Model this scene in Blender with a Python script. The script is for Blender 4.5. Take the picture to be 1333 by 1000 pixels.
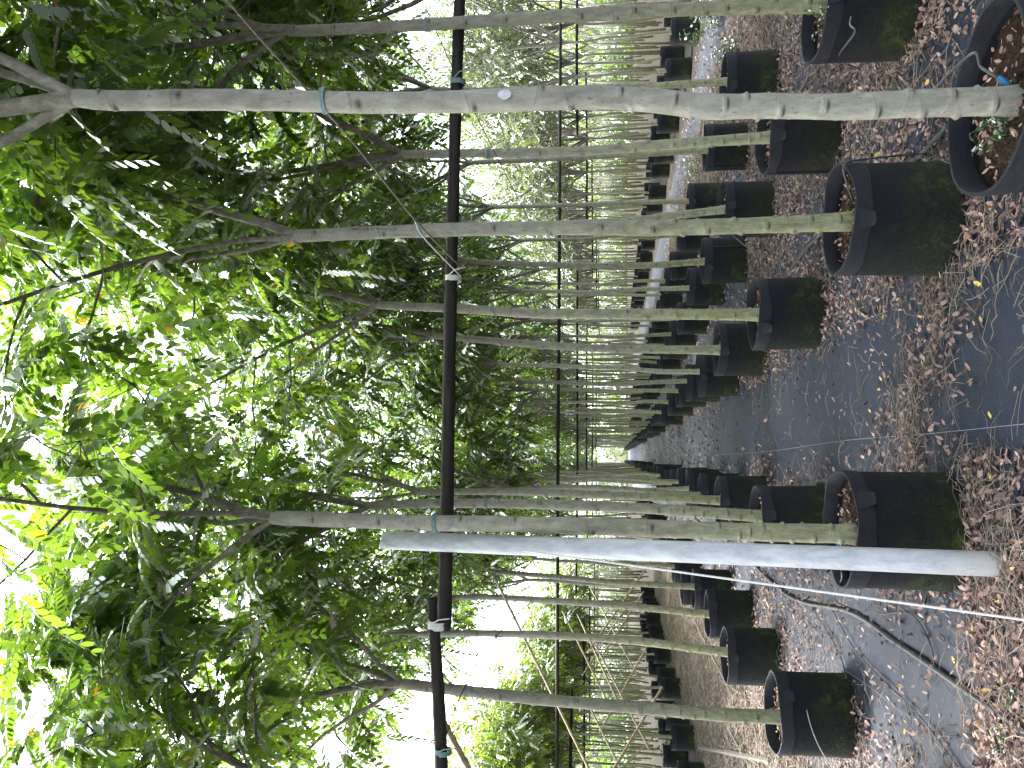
import bpy, math, random
import numpy as np
from mathutils import Matrix, Vector, noise as mnoise

for o in list(bpy.data.objects):
    bpy.data.objects.remove(o, do_unlink=True)
S = bpy.context.scene
COL = S.collection
R = math.radians

# ------------------------------------------------------------------ camera (phone held sideways: world up is picture left)
F_PX, H_CAM = 1000.0, 1.5
PITCH = math.atan(131.0 / F_PX)
YAW = math.atan(0.097 * math.cos(PITCH))
FWD = Vector((math.sin(YAW) * math.cos(PITCH), math.cos(YAW) * math.cos(PITCH), math.sin(PITCH)))
RGT = Vector((math.cos(YAW), -math.sin(YAW), 0.0))
UPV = RGT.cross(FWD)
CAMP = Vector((0.0, 0.0, H_CAM))
cam = bpy.data.cameras.new('camera')
cam.sensor_fit = 'HORIZONTAL'
cam.sensor_width = 36.0
cam.lens = 36.0 * F_PX / 1333.0
cam.clip_start = 0.05
cam.clip_end = 2000.0
camo = bpy.data.objects.new('camera', cam)
COL.objects.link(camo)
cx, cy, cz = -UPV, RGT, -FWD
camo.matrix_world = Matrix(((cx.x, cy.x, cz.x, CAMP.x), (cx.y, cy.y, cz.y, CAMP.y), (cx.z, cy.z, cz.z, CAMP.z), (0, 0, 0, 1)))
S.camera = camo
S.render.resolution_x, S.render.resolution_y = 1024, 768

# ------------------------------------------------------------------ sky, sun, exposure
SUN_EL, SUN_ROT = R(58), R(-35)
W = bpy.data.worlds.new('World')
S.world = W
W.use_nodes = True
wn, wl = W.node_tree.nodes, W.node_tree.links
wn.clear()
wo = wn.new('ShaderNodeOutputWorld')
bg = wn.new('ShaderNodeBackground')
sky = wn.new('ShaderNodeTexSky')
sky.sky_type = 'NISHITA'
sky.sun_disc = False
sky.sun_elevation = SUN_EL
sky.sun_rotation = SUN_ROT
sky.dust_density = 4.0
bw = wn.new('ShaderNodeRGBToBW')
mixw = wn.new('ShaderNodeMixRGB')
mixw.inputs[0].default_value = 0.68          # closed pale cloud over all of the sky
tintw = wn.new('ShaderNodeMixRGB')
tintw.blend_type = 'MULTIPLY'
tintw.inputs[0].default_value = 1.0
tintw.inputs[2].default_value = (1.0, 1.0, 1.0, 1)
wl.new(sky.outputs[0], bw.inputs[0])
wl.new(sky.outputs[0], mixw.inputs[1])
wl.new(bw.outputs[0], mixw.inputs[2])
wl.new(mixw.outputs[0], tintw.inputs[1])
wl.new(tintw.outputs[0], bg.inputs[0])
bg.inputs[1].default_value = 0.15
wl.new(bg.outputs[0], wo.inputs[0])
sl = bpy.data.lights.new('sun', 'SUN')
sl.energy = 1.5
sl.angle = R(14)
sl.color = (1.0, 0.97, 0.92)
so = bpy.data.objects.new('sun', sl)
COL.objects.link(so)
sd = Vector((math.sin(SUN_ROT) * math.cos(SUN_EL), math.cos(SUN_ROT) * math.cos(SUN_EL), math.sin(SUN_EL)))
so.rotation_euler = (-sd).to_track_quat('-Z', 'Y').to_euler()
S.view_settings.view_transform = 'Standard'
S.view_settings.look = 'None'
S.view_settings.gamma = 1.0
S.view_settings.use_curve_mapping = False
S.view_settings.exposure = 2.9
try:
    S.cycles.max_bounces = 6
    S.cycles.diffuse_bounces = 3
    S.cycles.transmission_bounces = 5
    S.cycles.glossy_bounces = 2
except Exception:
    pass


# ------------------------------------------------------------------ helpers
def at(px, py, yd):
    """photo pixel -> point of the vertical plane yd metres ahead"""
    d = FWD + RGT * ((500.0 - py) / F_PX) - UPV * ((px - 666.5) / F_PX)
    return CAMP + d * (yd / d.y)


def gnd(px, py, z=0.0):
    d = FWD + RGT * ((500.0 - py) / F_PX) - UPV * ((px - 666.5) / F_PX)
    return CAMP + d * ((z - CAMP.z) / d.z)


class MB:
    """collects geometry for ONE mesh"""
    def __init__(self):
        self.v, self.f, self.n, self.a = [], [], 0, []

    def add(self, v, faces, a=0.5):
        v = np.asarray(v, dtype=np.float64).reshape(-1, 3)
        self.v.append(v)
        self.a.append(np.full(len(v), a) if np.isscalar(a) else np.asarray(a, dtype=np.float64))
        for f in faces:
            f = np.asarray(f, dtype=np.int64)
            if f.size:
                self.f.append(f + self.n)
        self.n += len(v)
        return self

    def tube(self, pts, rad, sides=8, cap=True, a=0.5):
        P = np.array([tuple(p) for p in pts], dtype=np.float64)
        n = len(P)
        rr = np.full(n, rad) if np.isscalar(rad) else np.asarray(rad, dtype=np.float64)
        T = np.gradient(P, axis=0)
        T /= np.linalg.norm(T, axis=1)[:, None] + 1e-12
        ref = np.array([0, 0, 1.0]) if abs(T[0, 2]) < .8 else np.array([1.0, 0, 0])
        N = np.cross(T[0], ref)
        N /= np.linalg.norm(N)
        ang = np.arange(sides) * 2 * math.pi / sides
        V = np.zeros((n, sides, 3))
        for i in range(n):
            N = N - T[i] * N.dot(T[i])
            N /= np.linalg.norm(N) + 1e-12
            B = np.cross(T[i], N)
            V[i] = P[i] + rr[i] * (np.cos(ang)[:, None] * N + np.sin(ang)[:, None] * B)
        i0 = (np.arange(n - 1)[:, None] * sides + np.arange(sides)[None]).ravel()
        i1 = (np.arange(n - 1)[:, None] * sides + (np.arange(sides) + 1)[None] % sides).ravel()
        q = np.stack([i0, i1, i1 + sides, i0 + sides], 1)
        fs = [q]
        if cap:
            fs += [np.arange(sides)[::-1][None], (np.arange(sides) + (n - 1) * sides)[None]]
        return self.add(V.reshape(-1, 3), fs, a)

    def box(self, c, s, rot=0.0, a=0.5):
        c = np.array(tuple(c)); s = np.array(s) / 2
        k = np.array([(x, y, z) for z in (-1, 1) for y in (-1, 1) for x in (-1, 1)]) * s
        cr, sr = math.cos(rot), math.sin(rot)
        k = np.stack([k[:, 0] * cr - k[:, 1] * sr, k[:, 0] * sr + k[:, 1] * cr, k[:, 2]], 1)
        return self.add(k + c, [np.array([(0, 2, 3, 1), (4, 5, 7, 6), (0, 1, 5, 4), (2, 6, 7, 3), (0, 4, 6, 2), (1, 3, 7, 5)])], a)

    def mesh(self, name, mat, smooth=True, sharp=0):
        me = bpy.data.meshes.new(name)
        V = np.concatenate(self.v)
        lens = np.concatenate([np.full(len(f), f.shape[1]) for f in self.f])
        loops = np.concatenate([f.ravel() for f in self.f])
        me.vertices.add(len(V))
        me.vertices.foreach_set('co', V.astype(np.float32).ravel())
        me.loops.add(len(loops))
        me.loops.foreach_set('vertex_index', loops.astype(np.int32))
        me.polygons.add(len(lens))
        st = np.concatenate([[0], np.cumsum(lens)[:-1]])
        me.polygons.foreach_set('loop_start', st.astype(np.int32))
        me.polygons.foreach_set('loop_total', lens.astype(np.int32))
        me.polygons.foreach_set('use_smooth', np.full(len(lens), smooth))
        at_ = me.attributes.new('tone', 'FLOAT', 'POINT')
        at_.data.foreach_set('value', np.concatenate(self.a).astype(np.float32))
        me.update(calc_edges=True)
        me.validate()
        if mat:
            me.materials.append(mat)
        if sharp:
            me.set_sharp_from_angle(angle=R(sharp))
        return me

    def build(self, name, mat, parent=None, smooth=True):
        return link(name, self.mesh(name, mat, smooth), parent)


def link(name, data, parent=None, loc=None, rot=None, scale=None):
    o = bpy.data.objects.new(name, data)
    COL.objects.link(o)
    if parent is not None:
        o.parent = parent
    if loc is not None:
        o.location = loc
    if rot is not None:
        o.rotation_euler = rot
    if scale is not None:
        o.scale = scale
    return o


def tag(o, label, cat, group=None):
    o['label'] = label
    o['category'] = cat
    if group:
        o['group'] = group
    return o


def kind(o, k):
    o['kind'] = k
    return o


def spline(pts, n):
    """Catmull-Rom through pts, n samples"""
    P = np.array([tuple(p) for p in pts], dtype=np.float64)
    P = np.vstack([2 * P[0] - P[1], P, 2 * P[-1] - P[-2]])
    m = len(P) - 3
    t = np.linspace(0, m - 1e-6, n)
    i = t.astype(int)
    u = (t - i)[:, None]
    p0, p1, p2, p3 = P[i], P[i + 1], P[i + 2], P[i + 3]
    return .5 * ((2 * p1) + (-p0 + p2) * u + (2 * p0 - 5 * p1 + 4 * p2 - p3) * u ** 2 + (-p0 + 3 * p1 - 3 * p2 + p3) * u ** 3)


# ------------------------------------------------------------------ materials
class Mat:
    def __init__(self, name):
        self.m = bpy.data.materials.new(name)
        self.m.use_nodes = True
        self.t = self.m.node_tree
        self.n, self.l = self.t.nodes, self.t.links
        self.n.clear()
        self.out = self.n.new('ShaderNodeOutputMaterial')

    def new(self, typ, **kw):
        nd = self.n.new('ShaderNode' + typ)
        for k, v in kw.items():
            setattr(nd, k, v)
        return nd

    def coord(self, which='Object', scale=(1, 1, 1)):
        tc = self.new('TexCoord')
        mp = self.new('Mapping')
        mp.inputs['Scale'].default_value = scale
        self.l.new(tc.outputs[which], mp.inputs[0])
        return mp.outputs[0]

    def noise(self, vec, scale, detail=4, rough=.55, dist=0.0):
        nd = self.new('TexNoise')
        nd.inputs['Scale'].default_value = scale
        nd.inputs['Detail'].default_value = detail
        nd.inputs['Roughness'].default_value = rough
        nd.inputs['Distortion'].default_value = dist
        self.l.new(vec, nd.inputs['Vector'])
        return nd.outputs['Fac']

    def ramp(self, fac, stops):
        nd = self.new('ValToRGB')
        cr = nd.color_ramp
        while len(cr.elements) < len(stops):
            cr.elements.new(.5)
        for e, (p, c) in zip(cr.elements, stops):
            e.position = p
            e.color = tuple(c) + (1,) if len(c) == 3 else c
        self.l.new(fac, nd.inputs[0])
        return nd.outputs[0]

    def mix(self, f, a, b, mode='MIX'):
        nd = self.new('MixRGB', blend_type=mode)
        for i, x in ((0, f), (1, a), (2, b)):
            if hasattr(x, 'is_linked') or hasattr(x, 'links'):
                self.l.new(x, nd.inputs[i])
            else:
                nd.inputs[i].default_value = x if i == 0 else (tuple(x) + (1,))
        return nd.outputs[0]

    def math(self, op, a, b=None, clamp=False):
        nd = self.new('Math', operation=op, use_clamp=clamp)
        for i, x in ((0, a), (1, b)):
            if x is None:
                continue
            if isinstance(x, (int, float)):
                nd.inputs[i].default_value = x
            else:
                self.l.new(x, nd.inputs[i])
        return nd.outputs[0]

    def maprange(self, v, a, b, c=0.0, d=1.0):
        nd = self.new('MapRange')
        for i, x in enumerate((a, b, c, d)):
            nd.inputs[i + 1].default_value = x
        self.l.new(v, nd.inputs[0])
        return nd.outputs[0]

    def bump(self, h, strength=.3, dist=.01):
        nd = self.new('Bump')
        nd.inputs['Strength'].default_value = strength
        nd.inputs['Distance'].default_value = dist
        self.l.new(h, nd.inputs['Height'])
        return nd.outputs[0]

    def pbr(self, col, rough=.6, bump=None, metal=0.0, spec=.5):
        p = self.new('BsdfPrincipled')
        for k, x in (('Base Color', col), ('Roughness', rough), ('Metallic', metal), ('Specular IOR Level', spec)):
            if isinstance(x, (int, float)):
                p.inputs[k].default_value = x
            elif isinstance(x, tuple):
                p.inputs[k].default_value = x + (1,)
            else:
                self.l.new(x, p.inputs[k])
        if bump is not None:
            self.l.new(bump, p.inputs['Normal'])
        self.l.new(p.outputs[0], self.out.inputs[0])
        return self.m

    def tone(self):
        nd = self.new('Attribute')
        nd.attribute_name = 'tone'
        return nd.outputs['Fac']

    def rnd(self):
        return self.new('ObjectInfo').outputs['Random']

    def z(self, which='Object'):
        tc = self.new('TexCoord')
        sp = self.new('SeparateXYZ')
        self.l.new(tc.outputs[which], sp.inputs[0])
        return sp.outputs[2]


def mat_leaf(name, dark, mid, light, trans, tf=.5):
    m = Mat(name)
    t = m.tone()
    col = m.ramp(t, [(0, dark), (.45, mid), (.955, light), (.975, (.46, .31, .03)), (1, (.5, .27, .03))])
    tr = m.ramp(t, [(0, tuple(c * .6 for c in trans)), (.5, trans), (.955, tuple(c * 1.25 for c in trans)), (.975, (.55, .36, .03)), (1, (.55, .3, .03))])
    geo = m.new('NewGeometry')
    under = m.mix(.35, col, (.09, .15, .11))
    col2 = m.mix(geo.outputs['Backfacing'], col, under)
    d = m.new('BsdfDiffuse')
    tl = m.new('BsdfTranslucent')
    g = m.new('BsdfGlossy')
    g.inputs['Roughness'].default_value = .42
    g.inputs['Color'].default_value = (.8, .85, .85, 1)
    m.l.new(col2, d.inputs[0])
    m.l.new(tr, tl.inputs[0])
    mx = m.new('MixShader')
    mx.inputs[0].default_value = tf
    m.l.new(d.outputs[0], mx.inputs[1])
    m.l.new(tl.outputs[0], mx.inputs[2])
    fr = m.new('Fresnel')
    fr.inputs[0].default_value = 1.38
    mg = m.new('MixShader')
    m.l.new(m.math('MULTIPLY', fr.outputs[0], .55), mg.inputs[0])
    m.l.new(mx.outputs[0], mg.inputs[1])
    m.l.new(g.outputs[0], mg.inputs[2])
    m.l.new(mg.outputs[0], m.out.inputs[0])
    return m.m


M = {}
M['leaf'] = mat_leaf('leaf', (.04, .075, .016), (.066, .118, .022), (.095, .15, .028), (.215, .365, .028), .52)
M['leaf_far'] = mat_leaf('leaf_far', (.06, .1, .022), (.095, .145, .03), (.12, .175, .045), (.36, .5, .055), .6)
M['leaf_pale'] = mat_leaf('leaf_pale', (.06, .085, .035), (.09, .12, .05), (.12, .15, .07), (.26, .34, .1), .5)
M['weed'] = mat_leaf('weed', (.025, .055, .012), (.04, .085, .018), (.06, .1, .025), (.1, .2, .025), .35)


def mat_bark():
    m = Mat('bark')
    v = m.coord('Object', (1, 1, .35))
    n1 = m.noise(v, 40, 6, .65)
    n2 = m.noise(m.coord('Object', (1, 1, 1)), 6, 4, .6)
    base = m.ramp(n1, [(.25, (.12, .112, .095)), (.5, (.3, .288, .255)), (.75, (.5, .487, .45))])
    big = m.ramp(n2, [(.3, (.2, .19, .165)), (.7, (.45, .44, .405))])
    grey = m.mix(.5, base, big)
    z = m.z()
    up = m.math('ADD', m.maprange(z, .2, 2.3, .95, .0), m.math('MULTIPLY', m.math('SUBTRACT', n2, .5), 1.6))
    oi = m.new('ObjectInfo')
    sep = m.new('SeparateColor')
    m.l.new(oi.outputs['Color'], sep.inputs[0])
    up = m.math('MULTIPLY', up, sep.outputs[0], True)
    moss = m.mix(m.maprange(n1, .3, .7), (.115, .122, .055), (.32, .33, .165))
    col = m.mix(m.math('MULTIPLY', up, .95, True), grey, moss)
    spots = m.noise(m.coord('Object', (1, 1, .5)), 120, 2, .5)
    col = m.mix(m.maprange(spots, .64, .72, 0, .55), col, (.07, .062, .05))
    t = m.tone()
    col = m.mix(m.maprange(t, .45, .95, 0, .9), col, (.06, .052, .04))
    col = m.mix(m.maprange(m.noise(m.coord('Object', (1, 1, .6)), 14, 3, .5), .66, .74, 0, .5), col, (.5, .49, .46))
    col = m.mix(1.0, col, m.mix(m.rnd(), (.82, .82, .8), (1.12, 1.12, 1.1)), 'MULTIPLY')
    return m.pbr(col, .85, m.bump(n1, .5, .006), spec=.25)


M['bark'] = mat_bark()


def mat_branch():
    m = Mat('branch_bark')
    n1 = m.noise(m.coord('Object', (1, 1, .6)), 30, 6, .65)
    n2 = m.noise(m.coord('Object'), 5, 4, .6)
    dark = m.ramp(n1, [(.25, (.045, .038, .03)), (.5, (.11, .098, .078)), (.72, (.26, .24, .2))])
    grey = m.ramp(n1, [(.25, (.12, .11, .09)), (.5, (.24, .225, .19)), (.72, (.4, .385, .34))])
    old = m.math('ADD', m.maprange(m.z(), .0, 1.0, 1, 0), m.math('MULTIPLY', m.math('SUBTRACT', n2, .5), 1.2), True)
    return m.pbr(m.mix(old, dark, grey), .9, m.bump(n1, .6, .006), spec=.2)


M['branch'] = mat_branch()
M['branch_pale'] = None


def mat_pot():
    m = Mat('grow_bag_felt')
    v = m.coord('Object')
    n1 = m.noise(v, 7, 8, .75)
    n2 = m.noise(v, 85, 5, .75)
    n3 = m.noise(v, 24, 5, .7)
    z = m.z()
    col = m.mix(n2, (.003, .0035, .0055), (.012, .013, .018))
    mossf = m.math('ADD', m.maprange(z, .02, .42, .62, -.1), m.math('MULTIPLY', m.math('SUBTRACT', n1, .5), 2.6), True)
    moss = m.mix(n2, (.006, .009, .002), (.032, .044, .008))
    col = m.mix(mossf, col, moss)
    bright = m.math('MULTIPLY', m.maprange(m.noise(v, 5, 6, .7), .57, .66, 0, 1), m.maprange(z, .05, .3, 1, 0))
    col = m.mix(m.math('MULTIPLY', bright, .75), col, m.mix(n2, (.03, .05, .005), (.1, .14, .015)))
    dirt = m.math('MULTIPLY', m.maprange(n3, .55, .68, 0, .8), m.maprange(z, .0, .22, 1, 0))
    col = m.mix(dirt, col, m.mix(n2, (.02, .018, .014), (.09, .08, .065)))
    speck = m.math('MULTIPLY', m.maprange(n2, .6, .68, 0, .8), m.maprange(z, .02, .36, 1, .05))
    col = m.mix(speck, col, (.1, .1, .095))
    h = m.math('ADD', m.math('MULTIPLY', n2, .7), m.math('MULTIPLY', m.math('MULTIPLY', n3, m.maprange(z, .0, .32, 1, .1)), 3.0))
    return m.pbr(col, .88, m.bump(h, .9, .012), spec=.25)


M['pot'] = mat_pot()


def mat_rim():
    m = Mat('grow_bag_hem')
    n2 = m.noise(m.coord('Object'), 55, 4, .6)
    n3 = m.noise(m.coord('Object'), 8, 6, .7)
    col = m.mix(n2, (.003, .004, .0065), (.011, .013, .02))
    col = m.mix(m.maprange(n3, .55, .75, 0, .6), col, (.03, .032, .03))
    return m.pbr(col, .72, m.bump(m.math('ADD', n2, n3), .5, .006), spec=.35)


M['rim'] = mat_rim()


def mat_soil():
    m = Mat('potting_soil')
    n = m.noise(m.coord('Object'), 85, 8, .8)
    k = m.noise(m.coord('Object'), 14, 4, .6)
    col = m.ramp(n, [(.35, (.016, .009, .006)), (.5, (.075, .045, .028)), (.65, (.23, .15, .1))])
    col = m.mix(m.maprange(k, .5, .7, 0, .5), col, (.05, .033, .022))
    return m.pbr(col, .95, m.bump(n, 1.0, .035), spec=.15)


M['soil'] = mat_soil()


def mat_ground():
    m = Mat('bare_ground')
    v = m.coord('Generated' if False else 'Object')
    a = m.noise(v, 1.3, 6, .7)
    b = m.noise(v, 26, 5, .75)
    col = m.ramp(b, [(.25, (.02, .017, .015)), (.5, (.05, .043, .037)), (.72, (.11, .096, .082))])
    col = m.mix(m.maprange(a, .55, .7, 0, .45), col, (.09, .1, .04))
    return m.pbr(col, .95, m.bump(b, .8, .03), spec=.15)


M['ground'] = mat_ground()


def mat_mat(name, c0, c1, rlo=.52, rhi=.75, spec=.35):
    m = Mat(name)
    v = m.coord('Object')
    w1 = m.new('TexWave', wave_type='BANDS', bands_direction='X')
    w1.inputs['Scale'].default_value = 34
    w1.inputs['Distortion'].default_value = .6
    w2 = m.new('TexWave', wave_type='BANDS', bands_direction='Y')
    w2.inputs['Scale'].default_value = 20
    w2.inputs['Distortion'].default_value = 1.2
    m.l.new(v, w1.inputs[0])
    m.l.new(v, w2.inputs[0])
    weave = m.math('MULTIPLY', w1.outputs['Fac'], w2.outputs['Fac'])
    st = m.noise(m.coord('Object', (.8, 12, 1)), 2.2, 5, .65)
    big = m.noise(v, 1.1, 5, .6)
    dust = m.noise(v, 160, 3, .7)
    col = m.mix(st, c0, c1)
    col = m.mix(m.maprange(big, .45, .75, 0, .55), col, tuple(c * 1.5 + .01 for c in c1))
    col = m.mix(m.maprange(dust, .62, .75, 0, .5), col, (.15, .135, .12))
    # trodden-in brown leaf dust, with its own patches
    pat = m.noise(m.coord('Object', (1, .55, 1)), 2.6, 7, .75)
    fine = m.noise(v, 45, 5, .8)
    pf = m.math('MULTIPLY', m.maprange(pat, .62, .74, 0, 1), m.maprange(fine, .47, .6, 0, .5))
    col = m.mix(pf, col, m.ramp(fine, [(.3, (.08, .05, .04)), (.7, (.22, .14, .11))]))
    thr = m.noise(m.coord('Object', (1, 46, 1)), 6, 4, .8)
    col = m.mix(m.maprange(thr, .5, .75, 0, .35), col, tuple(c * 2.0 for c in c1))
    col = m.mix(m.maprange(weave, .1, .7, .5, 0), col, tuple(c * .45 for c in c0))
    h = m.math('ADD', m.math('MULTIPLY', weave, .35), m.math('ADD', m.math('MULTIPLY', st, .6), m.math('MULTIPLY', thr, .5)))
    rough = m.maprange(big, .3, .7, rlo, rhi)
    return m.pbr(col, rough, m.bump(h, .6, .008), spec=spec)


M['mat'] = mat_mat('weed_mat', (.014, .023, .043), (.029, .042, .072))
M['mat_pale'] = mat_mat('weed_mat_worn', (.045, .052, .068), (.075, .085, .105), .8, .95, .15)


def mat_simple(name, c0, c1, rough, scale=30, spec=.4, metal=0, coordscale=(1, 1, 1), bump=.2):
    m = Mat(name)
    n = m.noise(m.coord('Object', coordscale), scale, 5, .65)
    return m.pbr(m.ramp(n, [(.3, c0), (.7, c1)]), rough, m.bump(n, bump, .004), metal, spec)


M['pole'] = mat_simple('dark_weathered_wood', (.003, .0028, .0025), (.032, .027, .023), .7, 45, .35, 0, (.1, 1, 1), 1.0)
M['metal'] = None
M['branch_pale'] = mat_simple('pale_branch_bark', (.13, .12, .1), (.34, .32, .28), .9, 30)
M['timber'] = mat_simple('grey_timber', (.1, .09, .075), (.22, .2, .17), .85, 25, .3, 0, (.2, 1, 1))
M['bamboo'] = mat_simple('bamboo', (.2, .16, .09), (.42, .36, .23), .6, 18)
M['string'] = mat_simple('blue_green_string', (.12, .2, .21), (.26, .36, .36), .7, 80)
M['white_string'] = mat_simple('white_cord', (.5, .5, .48), (.75, .75, .74), .6, 90)
M['thread'] = mat_simple('grey_thread', (.3, .31, .32), (.5, .5, .5), .7, 60)
M['tan_wire'] = mat_simple('dull_wire', (.09, .08, .06), (.2, .18, .14), .6, 60)
M['wire'] = mat_simple('dark_wire', (.02, .02, .018), (.06, .058, .05), .5, 60)
M['hose'] = mat_simple('pe_pipe', (.025, .027, .03), (.06, .064, .07), .42, 25, .5)
M['thin_hose'] = mat_simple('drip_tube', (.015, .015, .016), (.1, .1, .1), .4, 20, .5)
M['blue'] = mat_simple('blue_plastic', (.01, .14, .3), (.02, .22, .42), .45, 40)
M['ink'] = mat_simple('black_ink', (.01, .01, .01), (.02, .02, .02), .6)
M['chalk'] = mat_simple('pale_wax', (.4, .4, .42), (.6, .6, .63), .6, 50)


def mat_galv():
    m = Mat('galvanised_steel')
    v = m.coord('Object', (1, 1, .22))
    n = m.noise(v, 26, 6, .65)
    vo = m.new('TexVoronoi')
    vo.inputs['Scale'].default_value = 45
    m.l.new(v, vo.inputs['Vector'])
    col = m.ramp(n, [(.3, (.31, .335, .36)), (.5, (.43, .455, .48)), (.7, (.56, .58, .6))])
    z = m.z()
    dirt = m.math('ADD', m.maprange(z, .05, .35, .7, 0), m.math('SUBTRACT', m.math('MULTIPLY', n, 1.2), .75), True)
    col = m.mix(dirt, col, (.4, .37, .31))
    crack = m.noise(m.coord('Object', (1, 1, .18)), 22, 4, .6, 1.5)
    line = m.math('MULTIPLY', m.maprange(crack, .485, .5, 0, 1), m.maprange(crack, .5, .515, 1, 0))
    col = m.mix(m.math('MULTIPLY', line, .55), col, (.6, .61, .62))
    return m.pbr(col, .55, m.bump(n, .15, .003), .35, .5)


M['metal'] = mat_galv()


def mat_litter():
    m = Mat('fallen_leaves')
    col = m.ramp(m.tone(), [(0, (.045, .028, .023)), (.3, (.14, .085, .07)), (.6, (.29, .185, .155)), (.9, (.46, .33, .285)), (.955, (.46, .33, .25)), (.965, (.55, .4, .1)), (1, (.68, .5, .14))])
    return m.pbr(col, .75, None, spec=.3)


M['litter'] = mat_litter()


def mat_straw():
    m = Mat('dry_straw')
    col = m.ramp(m.tone(), [(0, (.09, .068, .053)), (.5, (.23, .185, .145)), (1, (.42, .36, .28))])
    return m.pbr(col, .8, None, spec=.3)


M['straw'] = mat_straw()

# ------------------------------------------------------------------ the ground
def sheet(name, x0, x1, y0, y1, z, mat, nx=1, ny=1, wav=0.0, seed=0):
    xs = np.linspace(x0, x1, nx + 1)
    ys = np.linspace(y0, y1, ny + 1)
    X, Y = np.meshgrid(xs, ys)
    Z = np.full_like(X, z)
    if wav:
        for i in range(X.shape[0]):
            for j in range(X.shape[1]):
                Z[i, j] += wav * (mnoise.noise(Vector((X[i, j] * 1.7 + seed, Y[i, j] * 1.7, 0))) + .5 * mnoise.noise(Vector((X[i, j] * 6 + seed, Y[i, j] * 6, 3))) + .9)
        ex = np.minimum(np.abs(X - x0), np.abs(X - x1))
        for i in range(X.shape[0]):       # frayed long edges
            w = .05 * mnoise.noise(Vector((seed, Y[i, 0] * 1.3, 9)))
            X[i, 0] += w
            X[i, -1] -= w
    idx = np.arange(X.size).reshape(X.shape)
    q = np.stack([idx[:-1, :-1], idx[:-1, 1:], idx[1:, 1:], idx[1:, :-1]], -1).reshape(-1, 4)
    b = MB().add(np.stack([X, Y, Z], -1), [q])
    return kind(b.build(name, mat), 'structure')


sheet('ground', -300, 300, -60, 500, -.02, M['ground'], 8, 8)
sheet('path', -.95, 1.75, -2, 75, .0, M['mat'], 40, 200, .006, 1)
sheet('weed_mat', 1.72, 3.75, -2, 60, -.006, M['mat'], 30, 120, .006, 5)
sheet('weed_mat', -2.55, -.92, -2, 60, -.006, M['mat'], 26, 120, .006, 8)
sheet('track', 5.6, 7.0, -2, 75, -.008, M['mat_pale'], 10, 100, .006, 11)

# ------------------------------------------------------------------ leaf and crown generators
UP = np.array([0, 0, 1.0])


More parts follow.
